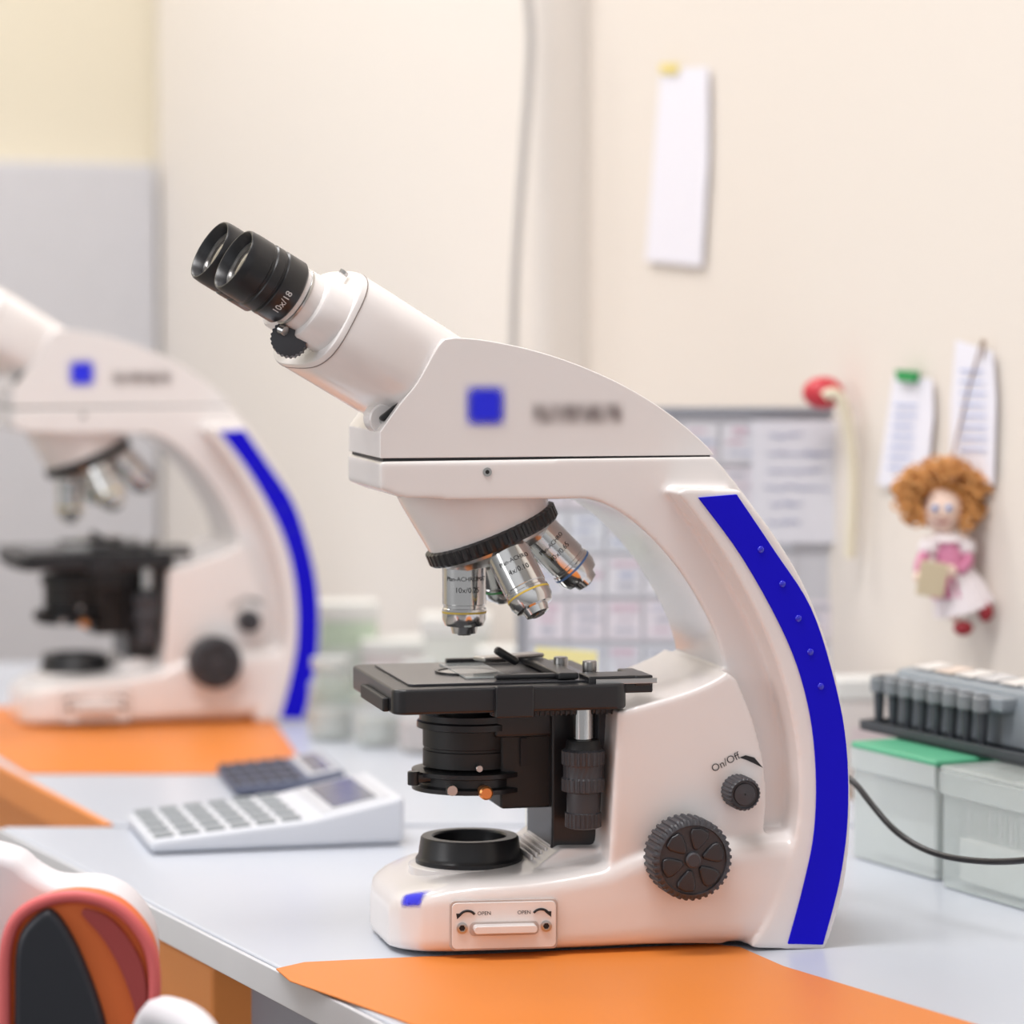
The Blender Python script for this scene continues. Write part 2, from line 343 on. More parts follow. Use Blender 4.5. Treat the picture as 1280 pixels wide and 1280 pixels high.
# column + focus rack
ca=L(690,890,-.032);cb=L(771,1058,-.032)
zb=cb.z-.004; ztp=zs-tk
box('focus_column',((ca.x+cb.x)/2+.004,0,(zb+ztp)/2),(cb.x-ca.x+.008,.064,ztp-zb),BLK,mic,.0015)
box('focus_column_rail',((ca.x+cb.x)/2+.012,-.036,(zb+ztp)/2+.01),(.012,.008,ztp-zb-.02),DGREY,mic,.001)
box('stage_bracket',(ca.x-.008,0,ztp-.010),(.05,.056,.020),BLK,mic,.002)
box('condenser_bracket',(ca.x-.012,0,ztp-.036),(.034,.05,.052),BLKM,mic,.002)
q=L(655,940,-.027); box('bracket_slot',(q.x,-.0262,q.z),(.004,.002,.016),INK,mic,0)
# coaxial stage drive
dz=lambda y:L(729,y,-.052).z; dx=L(729,960,-.052).x
cyl('drive_shaft',(dx,-.052,dz(925)),(dx,-.052,ztp+.001),.0055,SIL,mic)
cyl('drive_collar',(dx,-.052,dz(940)),(dx,-.052,dz(924)),.0108,BLKM,mic,.0095)
lathe('drive_knob_upper',[(.009,0),(.0125,.001),(.0125,.008),(.0115,.009),(.0115,.0155),(.0125,.0165),(.0125,.024),(.010,.0255)],(dx,-.052,dz(990)),(0,0,1),DGREY,mic,144,teeth=(24,.0006,(1,2,5,6)))
lathe('drive_knob_lower',[(.008,0),(.0105,.001),(.0105,.009),(.0095,.0095),(.0095,.018),(.009,.0215)],(dx,-.052,dz(1035)),(0,0,1),DGREY,mic,144,teeth=(24,.0006,(1,2)))
# condenser
cz=lambda y:L(585,y,-.03).z
cx=L(587,940,0).x
lathe('condenser_top',[(.026,0),(.031,.001),(.031,.0045),(.0295,.0055),(.0295,.009),(.024,.010)],(cx,0,cz(918)),(0,0,1),BLK,mic,64)
lathe('condenser_drum',[(.024,0),(.0275,.0008),(.0275,.010),(.0268,.0105),(.0268,.0118),(.0275,.0123),(.0275,.0225),(.026,.023)],(cx,0,cz(966)),(0,0,1),BLKM,mic,64)
lathe('condenser_neck',[(.018,0),(.020,.02)],(cx,0,cz(905)),(0,0,1),BLK,mic,40)
lathe('condenser_carrier',[(.028,0),(.034,.001),(.034,.0035),(.030,.0045),(.030,.009),(.034,.010),(.034,.0125),(.028,.0135)],(cx,0,cz(996)),(0,0,1),BLK,mic,64)
box('carrier_arm',(cx+.035,0,cz(985)),(.05,.045,.012),BLK,mic,.0015)
q=L(607,991,-.036); lathe('carrier_screw',[(.0028,0),(.004,.001),(.004,.008),(.003,.009)],(q.x,-.030,q.z),(0,-1,0),BRASS,mic,24)
q=L(566,989,-.034); lathe('carrier_pin',[(.003,0),(.003,.005)],(q.x,-.028,q.z),(0,-1,0),SIL2,mic,20)
q=L(516,972,-.01); box('diaphragm_lever',(q.x+.008,-.012,q.z),(.020,.005,.006),BLK,mic,.0015)
cyl('diaphragm_tip',(q.x,-.012,q.z-.004),(q.x,-.012,q.z+.004),.0035,BLK,mic)
cyl('lever_ring',(cx-.001,-.029,cz(961)),(cx-.001,-.032,cz(961)),.002,SIL2,mic)
# field lamp
lx=L(587,1060,0).x; lz=P2(587,1103,-.066)[1]
lathe('field_lamp_pad',[(.036,-.012),(.036,-.0005),(.0345,.0005)],(lx,0,lz),(0,0,1),CREAM,mic,64)
lathe('field_lamp',[(.0318,-.004),(.0318,.0030),(.0310,.004),(.0302,.0052),(.0288,.0150),(.0280,.0160),(.0225,.0160),(.0215,.0150),(.0215,.006)],(lx,0,lz),(0,0,1),BLK,mic,64)
lathe('field_lens',[(.0213,.007),(.018,.0082),(.01,.0090),(.001,.0095)],(lx,0,lz),(0,0,1),GLASS,mic,40)
rx=L(668,1070,0).x
for i in range(9):
    box('vent_rib_%d'%i,(rx-.008+i*.0028,.0,zt(rx)+.0025+i*.0014),(.0014,.055,.0030),CREAM,mic,.0003)
# base label panel
pa=L(566,1157,-.070); pb=L(697,1157,-.0735); cxp=(pa.x+pb.x)/2; sl=math.atan2(-(hw(pb.x)-hw(pa.x)),pb.x-pa.x)
Rp=Matrix.Rotation(sl,3,'Z'); W=(pb.x-pa.x); H=L(630,1128,-.072).z-L(630,1187,-.072).z; zc=L(630,1157.5,-.072).z
wy=-(hw(cxp))
pc=Vector((cxp,wy,zc)); pr=Rp@Vector((1,0,0)); pn=Rp@Vector((0,-1,0))
def plate(name,w,h,off,t,m,r=.003,c=pc):
    pts=rrect(-w/2,-h/2,w/2,h/2,r)
    n=len(pts); v=[c+pr*a+Vector((0,0,b))+pn*off for a,b in pts]+[c+pr*a+Vector((0,0,b))+pn*(off+t) for a,b in pts]
    f=[list(range(n)),list(range(2*n-1,n-1,-1))]+[[i,(i+1)%n,n+(i+1)%n,n+i] for i in range(n)]
    return bev(mk(name,v,f,m,mic),.0004,2)
CR2=mat('panel_groove',(190,176,170),.5)
plate('panel_groove',W+.0016,H+.0016,-.004,.0052,CR2); plate('access_panel',W-.0005,H-.0005,-.003,.0050,CREAM)
plate('panel_handle_base',W*.66,H*.30,.0018,.0006,CR2,.003,pc-Vector((0,0,.0018)))
plate('panel_handle',W*.60,H*.16,.001,.009,CREAM,.002,pc-Vector((0,0,.0012)))
for i,sx in enumerate((-1,1)):
    q=pc+pr*(sx*W*.40)+Vector((0,0,-.001)); lathe('panel_screw_%d'%i,[(.0032,.0015),(.0032,.0032),(.002,.0034),(.002,.0026)],q,pn,SIL2,mic,24)
    lathe('panel_screw_slot_%d'%i,[(.0018,.0026),(.0016,.0029)],q,pn,INK,mic,6)
    text('open_text_%d'%i,'OPEN',.0030,pc+pr*(sx*W*.19)+pn*.0022+Vector((0,0,.0070)),pr,(0,0,1),INK,mic)
    pts=[pc+pr*(sx*(W*.35+.0048*math.cos(t)))+Vector((0,0,.0045+.0042*math.sin(t)))+pn*.0022 for t in np.linspace(.5,2.6,8)]
    tube('arrow_%d'%i,pts,.0007,INK,mic)
    e=pts[0]; mk('arrow_head_%d'%i,[e+pr*sx*.0016-Vector((0,0,.0025)),e+pr*.0018+Vector((0,0,.0008)),e-pr*.0022+Vector((0,0,.0008))],[[0,1,2]],INK,mic,smooth=False)
# focus knobs
kc=L(866,1075,-.092)
def knob(nm,cc,R,y0,y1,n,m):
    c=Vector((cc.x,y0,cc.z)); dpt=y0-y1
    lathe(nm,[(R*.9,0),(R,.001),(R,dpt-.0025),(R*.93,dpt-.0006),(R*.84,dpt),(R*.82,dpt-.0015),(.0005,dpt-.0015)],c,(0,-1,0),m,mic,n*6,teeth=(n,R*.045,(1,2,3)),caps=False)
knob('focus_knob',kc,.0236,-.071,-.093,36,DGREY)
cyl('focus_knob_boss',(kc.x,-.060,kc.z),(kc.x,-.073,kc.z),.019,BLKM,mic)
lathe('focus_knob_hub',[(.0045,0),(.0045,.002),(.0035,.0028)],(kc.x,-.0915,kc.z),(0,-1,0),DGREY,mic,24)
PET=mat('knob_petal',(44,43,47),.3)
for i in range(6):
    a=math.radians(60*i+15); pp=[]
    for (rr,t) in ((.0060,-.20),(.0060,.20),(.0105,.36),(.0150,.38),(.0180,.30),(.0188,0),(.0180,-.30),(.0150,-.38),(.0105,-.36)):
        pp.append((kc.x+rr*math.cos(a+t),kc.z+rr*math.sin(a+t)))
    prism('focus_knob_petal_%d'%i,pp,-.0935,-.090,PET,mic,.0012,3)
kb=L(931,993,-.082)
knob('brightness_knob',kb,.0098,-.064,-.083,24,DGREY)
lathe('brightness_knob_cap',[(.0068,0),(.0062,.0015),(.0005,.002)],(kb.x,-.081,kb.z),(0,-1,0),DGREY,mic,24,caps=False)
text('onoff_text','On/Off',.0062,L(907,953,-.0679),(math.cos(.45),0,math.sin(.45)),(-math.sin(.45),0,math.cos(.45)),INK,mic)
far=[L(a,b,-.0678) for a,b in [(924,947),(932,944),(943,947),(954,960),(944,955),(933,950)]]
mk('onoff_arrow_wedge',far,[[0,1,2,3,4,5]],INK,mic,smooth=False)
for i,y in enumerate((-.06,.06)): cyl('foot_%d'%i,(x1-.004,y,-.0004),(x1-.004,y,.004),.008,BLKM,mic)
lq=L(490,1110,-.056)+Vector((-.004,-.004,.006))
softdecal('base_logo_patch',(60,60,225),lq,.032,.046,mic,right=(.80,-.60,0),up=(.40,.50,.75),wrap=body,lo0=.18)
# ---------------- second microscope
mic2=empty('microscope.001')
M2=Matrix.Translation((0.0443-.372,1.879+1.02,ZT+.0018))@Matrix.Rotation(YAW+math.radians(6),4,'Z'); mic2.matrix_world=M2
for o in [c for c in bpy.context.scene.objects if c.parent==mic]:
    if o.name.startswith('base_logo'): continue
    n=o.copy(); n.parent=mic2; bpy.context.scene.collection.objects.link(n)
# ================================================================= ROOM
wd=Vector((-.4291,.9033,0)); wn=Vector((-.9033,-.4291,0)); W0=Vector((.56,1.97,0))
def onwall(px,py,off=0):
    p=W0+wn*off; dd=ray(px,py); return C+dd*((p-C).dot(wn)/dd.dot(wn))
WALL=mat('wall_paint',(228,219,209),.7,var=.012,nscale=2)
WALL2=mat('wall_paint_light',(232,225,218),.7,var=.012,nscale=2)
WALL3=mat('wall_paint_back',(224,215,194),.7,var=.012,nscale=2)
RW=-math.atan2(.9033,.4291); ex=Vector((.4291,-.9033,0)); ey=Vector((.9033,.4291,0))
def quadbox(name,a,b,thick,z0,z1,m,nn,bw=0):
    pts=[a,b,b-nn*thick,a-nn*thick]; return rebase(slab(name,[(p.x,p.y) for p in pts],z0,z1,m,None,bw),(a.x,a.y,0),RW)
far_end=W0+wd*2.23; near_end=W0-wd*2.6
quadbox('wall_right',near_end,far_end,.1,0,2.7,WALL,wn)
quadbox('wall_back',far_end-wn*.1,far_end+wn*3.2,.1,0,2.7,WALL3,-wd)
slab('floor',[(-3,-1),(2.2,-1),(2.2,5.2),(-3,5.2)],-.05,0,mat('floor_tiles',(158,154,150),.4,var=.05,nscale=5))
slab('ceiling',[(-3,-1),(2.2,-1),(2.2,5.2),(-3,5.2)],2.7,2.75,mat('ceiling_paint',(238,238,238),.8))
cs=onwall(732,300); s0=(cs-W0).dot(wd); PR=.05
col_pts=[W0+wd*s0-wn*.02,W0+wd*s0+wn*PR,W0+wd*2.229+wn*PR,W0+wd*2.229-wn*.02]
rebase(slab('wall_pilaster',[(p.x,p.y) for p in col_pts],0,2.7,WALL2,None,.02,5),(W0.x,W0.y,0),RW)
wb=far_end+wn*.055
wbf=-wd*.002
rebase(slab('whiteboard',[(p.x,p.y) for p in (wb+wbf,wb+wn*1.3+wbf,wb+wn*1.3-wd*.03,wb-wd*.03)],.55,1.30,mat('whiteboard_grey',(206,205,209),.5),None,.004),(wb.x,wb.y,0),RW)
# ================================================================= DESKS
def edge1(Y): return -.36-.475*(Y-2.26)
def wallx(Y): return .56-.475*(Y-1.97)
dk=empty('desk')
p1_=[(edge1(2.27),2.27),(edge1(1.0),1.0),(wallx(1.0)-.01,1.0),(wallx(2.27)-.01,2.27)]
slab('desk_top',p1_,ZT-.02,ZT,DESK,dk,.002)
a=Vector((edge1(2.27)-.001,2.27,0)); b=Vector((edge1(1.0)-.001,1.0,0)); dn=Vector((-.903,-.429,0))
slab('desk_front_band',[(p.x,p.y) for p in (a,b,b+dn*.003,a+dn*.003)],ZT-.019,ZT-.001,EDGE,dk,.0008)
LEG=mat('desk_leg',(186,188,194),.4)
for i,(Y,o) in enumerate(((1.1,.06),(2.2,.10))):
    x=edge1(Y)+o; slab('desk_leg_%d'%i,[(x,Y),(x+.04,Y),(x+.04,Y+.04),(x,Y+.04)],0,ZT-.02,LEG,dk,.003)
    x=wallx(Y)-.08; slab('desk_backleg_%d'%i,[(x,Y),(x+.04,Y),(x+.04,Y+.04),(x,Y+.04)],0,ZT-.02,LEG,dk,.003)
d2=empty('desk.001')
def edge2(Y): return -.287-.423*(Y-2.285)
p2_=[(edge2(2.285),2.285),(wallx(2.285)-.10,2.285),(wallx(3.35)-.10,3.35),(edge2(3.35),3.35)]
slab('desk_top',p2_,ZT-.022,ZT,DESK,d2,.002)
a=Vector((edge2(2.283)-.001,2.283,0)); b=Vector((edge2(3.35)-.001,3.35,0))
slab('desk_side_band',[(p.x,p.y) for p in (a,b,b+dn*.006,a+dn*.006)],ZT-.024,ZT+.0005,OREDGE,d2,.001)
a2=a+Vector((.015,.01,0)); b2=b+Vector((.015,-.05,0))
slab('desk_panel',[(p.x,p.y) for p in (a2,b2,b2-dn*.02,a2-dn*.02)],0,ZT-.022,OREDGE,d2,.001)
slab('desk_backpanel',[(wallx(2.3)-.14,2.30),(wallx(2.3)-.12,2.30),(wallx(3.3)-.12,3.3),(wallx(3.3)-.14,3.3)],0,ZT-.022,OREDGE,d2,.001)
dp=empty('drawer_pedestal'); 
def ped(Y0,Y1,off,m,z0,z1,n):
    q=[(edge1(Y0)+off,Y0),(edge1(Y0)+off+.4,Y0),(edge1(Y1)+off+.4,Y1),(edge1(Y1)+off,Y1)]
    return slab(n,q,z0,z1,m,dp,.003)
ped(1.72,2.12,.06,mat('ped_grey',(140,140,150),.5),.04,ZT-.025,'carcass')
for i in range(3): 
    o=ped(1.97,2.11,.035,OREDGE,.06+i*.22,.27+i*.22,'drawer_front_%d'%i)
    Yh=2.04; tube('drawer_handle_%d'%i,[(edge1(Yh-.05)+.035,Yh-.05,.2+i*.22),(edge1(Yh-.04)+.01,Yh-.04,.2+i*.22),(edge1(Yh+.04)+.01,Yh+.04,.2+i*.22),(edge1(Yh+.05)+.035,Yh+.05,.2+i*.22)],.004,SIL2,dp)
for i in range(4): cyl('pedestal_foot_%d'%i,(edge1(1.8 if i%2 else 2.05)+.12+.22*(i//2),1.8 if i%2 else 2.05,0),(edge1(1.8 if i%2 else 2.05)+.12+.22*(i//2),1.8 if i%2 else 2.05,.041),.02,BLK,dp)
# mats
mp=[T(345,1213),T(380,1205),T(440,1202),T(890,1182),T(925,1186),T(980,1210),T(1225,1284)]
mpts=[(p.x,p.y) for p in mp]+[(.30,1.38),(.12,1.34),(edge1(1.64)+.006,1.64),(T(362,1228).x,T(362,1228).y)]
slab('orange_desk_mat',mpts,ZT+.0002,ZT+.0012,ORG,None,.0004)
mp=[T(-60,966),T(0,968),T(350,968),T(378,955),T(372,945),T(330,885),T(-100,885)]
mpts=[(max(p.x,edge2(p.y)+.005),p.y) for p in mp]
slab('orange_desk_mat.001',mpts,ZT+.0002,ZT+.0012,ORG,None,.0004)
# ================================================================= CALCULATORS
def calculator(name,loc,rot,Lx,Wy,h0,h1,body_m,key_m,scr_m,rows,cols):
    e=empty(name,loc,rot)
    pts=[(-Lx/2,0.001),(Lx/2,0.001),(Lx/2,h1),(Lx*.12,h0+(h1-h0)*.42),(-Lx/2,h0)]
    prism('case',pts,-Wy/2,Wy/2,body_m,e,.004,3)
    def seg(x):
        if x<Lx*.12: x0_,z0_,x1_,z1_=-Lx/2,h0,Lx*.12,h0+(h1-h0)*.42
        else: x0_,z0_,x1_,z1_=Lx*.12,h0+(h1-h0)*.42,Lx/2,h1
        t=(x-x0_)/(x1_-x0_); return z0_+(z1_-z0_)*t, Matrix.Rotation(-math.atan2(z1_-z0_,x1_-x0_),3,'Y')
    x=Lx*.32; z,R=seg(x); box('display_bezel',(x,0,z),(Lx*.28,Wy*.86,.002),mat(name+'_bez',(196,198,204),.4),e,.0008,R)
    box('display',(x,0,z+.0008),(Lx*.18,Wy*.74,.002),scr_m,e,.0006,R)
    for i in range(cols):
        for j in range(rows):
            x=-Lx*.44+i*Lx*.50/(cols-1); y=-Wy*.40+j*Wy*.80/(rows-1); z,R=seg(x)
            box('key_%d_%d'%(i,j),(x,y,z+.0004),(Lx*.50/(cols-1)*.74,Wy*.80/(rows-1)*.50,.0024),key_m,e,.0006,R)
    return e
q=T(330,1050)
calculator('calculator',(q.x-.002,q.y+.02,ZT),math.radians(14),.176,.13,.010,.034,mat('calc_case',(208,211,218),.4),mat('calc_key',(130,136,140),.5),mat('calc_screen',(108,112,122),.2),5,6)
q=T(345,990)
calculator('calculator.001',(q.x,q.y+.04,ZT),math.radians(12),.085,.12,.008,.018,mat('calc_dark',(84,90,112),.5),mat('calc_dkey',(52,54,66),.5),mat('calc_dscreen',(110,112,120),.2),4,5)
# ================================================================= WALL ITEMS
PAPER=mat('paper',(234,232,240),.7,var=.01); 
def wallquad(name,corners,m,off=.004,parent=None,t=.001):
    v=[onwall(a,b,off) for a,b in corners]; n=len(v)
    v2=[p+wn*t for p in v]
    f=[list(range(n)),list(range(2*n-1,n-1,-1))]+[[i,(i+1)%n,n+(i+1)%n,n+i] for i in range(n)]
    return mk(name,v+v2,f,m,parent,smooth=False)
e=empty('wall_paper_note')
wallquad('sheet',[(827,86),(886,84),(886,200),(878,333),(808,326),(818,200)],PAPER,.004,e)
wallquad('tape',[(826,80),(848,80),(848,92),(826,92)],mat('tape',(232,212,120),.4),.006,e)
PEN=mat('pen_lines',(160,175,215),.7)
e=empty('pinned_note')
wallquad('sheet',[(1118,470),(1166,474),(1168,520),(1158,616),(1098,606),(1108,540)],PAPER,.004,e)
wallquad('clip',[(1124,462),(1150,464),(1148,478),(1126,476)],mat('green_clip',(40,150,80),.4),.006,e,.004)
for i in range(7):
    y=505+i*13; wallquad('line_%d'%i,[(1118-i*1.5,y),(1150-i*1.5-random.uniform(0,12),y+1),(1150-i*1.5-6,y+3),(1118-i*1.5,y+2.5)],PEN,.0065,e,.0003)
e=empty('pinned_note.001')
wallquad('sheet',[(1196,425),(1242,440),(1246,500),(1243,606),(1188,600),(1190,500)],PAPER,.004,e)
for i in range(8):
    y=462+i*14; wallquad('line_%d'%i,[(1200,y),(1235-random.uniform(0,12),y+1),(1232,y+3),(1200,y+2.5)],PEN,.0065,e,.0003)
CG=mat('cable_grey',(180,176,174),.5)
pts=[]
for a,b in [(652,-60),(664,20),(662,90),(655,180),(648,280),(643,360),(641,470),(640,620)]:
    qq=V(a,b,2.955); pts.append(qq)
tube('wall_cable',pts,.0038,CG)
# planner board
pb=empty('planner_board')
YB=2.60
A=V(650,512,YB);B=V(1102,512,YB)
box('board_panel',((A.x+B.x)/2,YB+.01,(A.z+ZT)/2+.0),(B.x-A.x,.012,A.z-ZT-.001),mat('board_panel_grey',(198,197,202),.4),pb,.003)
FRM=mat('board_frame',(150,152,160),.35,metal=.3)
box('frame_top',((A.x+B.x)/2,YB+.007,A.z-.001),(B.x-A.x+.004,.016,.006),FRM,pb,.001)
for i,xx in enumerate((A.x,B.x)): box('frame_side_%d'%i,(xx,YB+.007,(A.z+ZT)/2),(.006,.016,A.z-ZT-.004),FRM,pb,.001)
cardm=[mat('card_a',(218,216,221),.7),mat('card_b',(222,215,221),.7),mat('card_c',(212,214,220),.7)]
mm=[mat('mark_%d'%i,c,.7) for i,c in enumerate([(202,176,189),(176,181,201),(180,180,190),(200,190,198)])]
cyb=V(900,520,YB).z
nc,nr=9,7; cw_=(B.x-A.x-.016)/nc; chh=(cyb-ZT-.03)/nr
for i in range(nc):
    for j in range(nr):
        if i>=7 and j<4: continue
        x=A.x+.008+(i+.5)*cw_; z=cyb-.004-(j+.5)*chh
        box('card_%d_%d'%(i,j),(x,YB+.002,z),(cw_*.9,.002,chh*.88),cardm[(i*3+j)%3],pb,0)
        for k in range(3):
            box('mark_%d_%d_%d'%(i,j,k),(x+random.uniform(-.003,.003),YB+.0005,z+.010-k*.009),(random.uniform(.35,.75)*cw_,.0008,random.uniform(.002,.005)),random.choice(mm),pb,0)
x=V(1000,600,YB).x; box('large_card',(x,YB-.002,V(990,602,YB).z),(.080,.002,.10),mat('card_big',(220,219,226),.7),pb,0)
hl=mat('hand_lines',(150,155,185),.7)
for k in range(6):
    zz=V(975,545,YB).z-k*.014
    pts=[Vector((x-.030+random.uniform(-.004,.01)+t*.0030,YB-.0035,zz+random.uniform(-.002,.002))) for t in range(random.randint(10,19))]
    tube('hand_line_%d'%k,pts,.0006,hl,pb,res=1)
rh=empty('rubber_hose'); Yh=2.56
ball('red_bulb',V(1029,491,Yh),.0168,mat('red_rubber',(200,50,62),.35),rh,(1,.8,.78))
tube('hose',[V(a,b,Yh-.012) for a,b in [(1030,496),(1040,488),(1053,500),(1061,535),(1067,585),(1066,640),(1062,697)]],.0046,mat('cream_rubber',(228,218,194),.4),rh)
# ================================================================= DOLL
dl=empty('hanging_doll'); YD=2.40
SK=mat('doll_skin',(236,208,192),.6); HR=mat('doll_hair',(212,152,88),.6,var=.25,nscale=80); PK=mat('doll_dress',(204,128,160),.7,var=.2,nscale=140)
LACE=mat('doll_lace',(238,230,232),.8,var=.05,bump=.5,nscale=200); RS=mat('doll_shoe',(150,34,44),.5); TAN=mat('doll_sign',(206,190,160),.6)
ps=1/1667.
D=lambda a,b,o=0: V(a,b,YD+o)
ball('head',D(1178,638),25*ps,SK,dl,(1,.9,1.1))
for i in range(300):
    t=random.uniform(0,math.pi*2)
    rr=random.uniform(26,44)*ps
    px=math.cos(t)*rr*1.32; pz=math.sin(t)*rr*.92+ .003; py=random.uniform(-.012,.02)
    if abs(px+.001)<.016 and -.03<pz<.006: py=random.uniform(.012,.025)
    c=D(1180,624)+Vector((px,py,pz))
    ax=Vector((random.uniform(-1,1),random.uniform(-1,1),random.uniform(-1,1))).normalized(); u=ax.orthogonal().normalized(); w=ax.cross(u)
    R0=random.uniform(.0038,.0066)
    pts=[c+(u*math.cos(k*1.05)+w*math.sin(k*1.05))*R0+ax*(k*.0009) for k in range(8)]
    tube('curl_%d'%i,pts,.0010,HR,dl,res=1)
ball('hair_cap',D(1182,624,.008),27*ps,HR,dl,(1.1,.8,.95))
EYB=mat('eye_blue',(70,110,190),.3)
for i,a in enumerate((1169,1186)):
    ball('eye_white_%d'%i,D(a,635,-.0130),.0034,WHT,dl,(1,.4,1)); ball('eye_%d'%i,D(a,635,-.0143),.0021,EYB,dl,(1,.5,1))
ball('nose',D(1177,643,-.0145),.0020,SK,dl)
tube('mouth',[D(a,b,-.0140) for a,b in((1169,651),(1174,654),(1180,654),(1186,651))],.0007,RS,dl)
cyl('neck',D(1182,655),D(1184,672),.005,SK,dl)
lathe('dress',[(.009,0),(.014,.010),(.017,.022),(.021,.034),(.025,.046)],D(1182,668),D(1194,750)-D(1182,668),PK,dl,40,sq=(1,.7))
lathe('lace_hem',[(.020,0),(.026,.012),(.032,.028),(.030,.0285)],D(1192,716),D(1208,768)-D(1192,716),LACE,dl,120,teeth=(20,.003,(1,2)),sq=(1,.75))
lathe('collar',[(.008,0),(.015,.006),(.014,.0065)],D(1184,666),(0,0,-1),LACE,dl,60,teeth=(12,.002,(1,2)))
for i,(a,b) in enumerate(((1162,684),(1206,684))): ball('sleeve_puff_%d'%i,D(a,b,-.004),.0085,LACE,dl,(1,.8,.9))
def limb(nm,pts,r0,r1,m):
    me=bpy.data.meshes.new(nm); me.from_pydata([tuple(p) for p in pts],[(i,i+1) for i in range(len(pts)-1)],[])
    o=link(bpy.data.objects.new(nm,me),dl); sk=o.modifiers.new('s','SKIN'); o.modifiers.new('ss','SUBSURF').levels=2; o.modifiers['ss'].render_levels=2
    for i,v in enumerate(me.skin_vertices[0].data): r=r0+(r1-r0)*i/(len(pts)-1); v.radius=(r,r)
    me.materials.append(m); sk.use_smooth_shade=True
limb('arm_l',[D(1164,682),D(1151,702,-.01),D(1148,716,-.022)],.0052,.0042,PK); ball('hand_l',D(1150,722,-.024),.005,SK,dl)
limb('arm_r',[D(1202,682),D(1212,702,-.01),D(1198,716,-.022)],.0052,.0042,PK); ball('hand_r',D(1188,714,-.026),.005,SK,dl)
limb('leg_l',[D(1190,750),D(1190,764,-.014),D(1196,776,-.020)],.0052,.0042,SK); ball('shoe_l',D(1204,785,-.022),.0058,RS,dl,(1.3,1,1))
limb('leg_r',[D(1208,750),D(1216,758,-.014),D(1226,760,-.020)],.0052,.0042,SK); ball('shoe_r',D(1232,765,-.022),.0058,RS,dl,(1,1,1.3))
box('sign',D(1165,724,-.030),(.021,.003,.026),TAN,dl,.001,Matrix.Rotation(.15,3,'Y'))
STR=mat('string',(150,118,92),.8)
tube('string_a',[D(1182,612,.02),D(1205,500,.03),onwall(1228,425,.01)],.0008,STR,dl)
tube('string_b',[D(1195,612,.02),D(1225,500,.03),onwall(1231,425,.01)],.0008,STR,dl)
# ================================================================= RIGHT HAND BOXES (in line with the wall)
CLR=mat('clear_plastic',(228,236,234),.25,alpha=.32); CLR2=mat('frosted_plastic',(224,230,228),.3,alpha=.5)
def bin_(name,c,sx,sy,h,rot,m,lid,lidm,slides):
    e=empty(name,c,rot); t=.002
    box('wall_l',(-sx/2,0,h/2+.001),(t,sy,h),m,e,.0005); box('wall_r',(sx/2,0,h/2+.001),(t,sy,h),m,e,.0005)
    box('wall_f',(0,-sy/2,h/2+.001),(sx,t,h),m,e,.0005); box('wall_b',(0,sy/2,h/2+.001),(sx,t,h),m,e,.0005)
    box('bottom',(0,0,.002),(sx,sy,.002),m,e,.0005)
    box('lid',(0,0,h+.0025),(sx+.005,sy+.005,.005),lidm,e,.002)
    box('lid_skirt',(0,-sy/2-.0022,h-.006),(sx+.004,.0016,.014),m,e,.0005)
    box('content',(0,0,h*.20+.004),(sx*.86,sy*.86,h*.38),mat(name+'_c',(230,234,230),.6),e,.002)
    SL=[WHT,mat('slides_'+name,(206,216,210),.5)]
    for i in range(slides): box('slide_%d'%i,(-sx*.42+i*sx*.84/max(slides-1,1),0,h*.64),(.0016,sy*.7,h*.5),SL[i%2],e,0)
    return e
P1=Vector((.227,2.142,ZT)); P2_=Vector((.2675,2.028,ZT))
BH=.074
c1=P1+ex*.054+ey*.045; bin_('slide_storage_box',c1,.100,.085,BH,RW,CLR2,True,mat('green_lid',(88,172,134),.45),10)
c2_=P2_+ex*.058+ey*.049; bin_('slide_storage_box.001',c2_,.104,.085,BH,RW,CLR,True,CLR,16)
P3=Vector((.228,2.185,ZT+BH+.0058))
e=empty('plastic_tray',P3,RW)
TD=mat('tray_dark',(62,66,72),.45)
box('floor_plate',(.135,.055,.002),(.27,.085,.0035),TD,e,.001); box('lip',(.135,.0135,.004),(.27,.002,.007),TD,e,.0005); box('lip_end',(.001,.055,.004),(.002,.085,.007),TD,e,.0005)
e=empty('multichannel_pipette',P3,RW)
PG=mat('pipette_grey',(138,146,153),.4); PL=mat('pipette_label',(216,212,208),.6); CGY=mat('nozzle_grey',(128,132,136),.4); NZ=mat('nozzle_dark',(66,70,76),.4)
box('nozzle_bar',(.078,.032,.033),(.155,.016,.010),PG,e,.002)
for i in range(8):
    x=.010+i*.0180
    lathe('nozzle_%d'%i,[(.0024,.0045),(.0032,.010),(.0040,.028),(.0052,.029),(.0056,.036),(.0050,.038)],(x,.022,0),(0,0,1),NZ,e,24)
    lathe('nozzle_cap_%d'%i,[(.0050,.027),(.0063,.028),(.0063,.0365),(.0050,.038)],(x,.022,0),(0,0,1),CGY,e,24)
bp_=[(.034,.0042),(.086,.0042),(.088,.020),(.084,.040),(.062,.045),(.038,.042),(.034,.030)]
v=[(x,y,z) for x in (.006,.262) for y,z in bp_]; n=len(bp_)
bev(mk('body',v,[list(range(n)),list(range(2*n-1,n-1,-1))]+[[i,(i+1)%n,n+(i+1)%n,n+i] for i in range(n)],PG,e),.003,3)
LB=[mat('lab%d'%i,c,.6) for i,c in enumerate([(198,196,196),(214,198,186),(222,222,222)])]
for i in range(9):
    box('label_%d'%i,(.030+i*.026,.053,.0452),(.021,.020,.0014),[PL,LB[i%3]][i%2],e,.0004,Matrix.Rotation(.10,3,'X'))
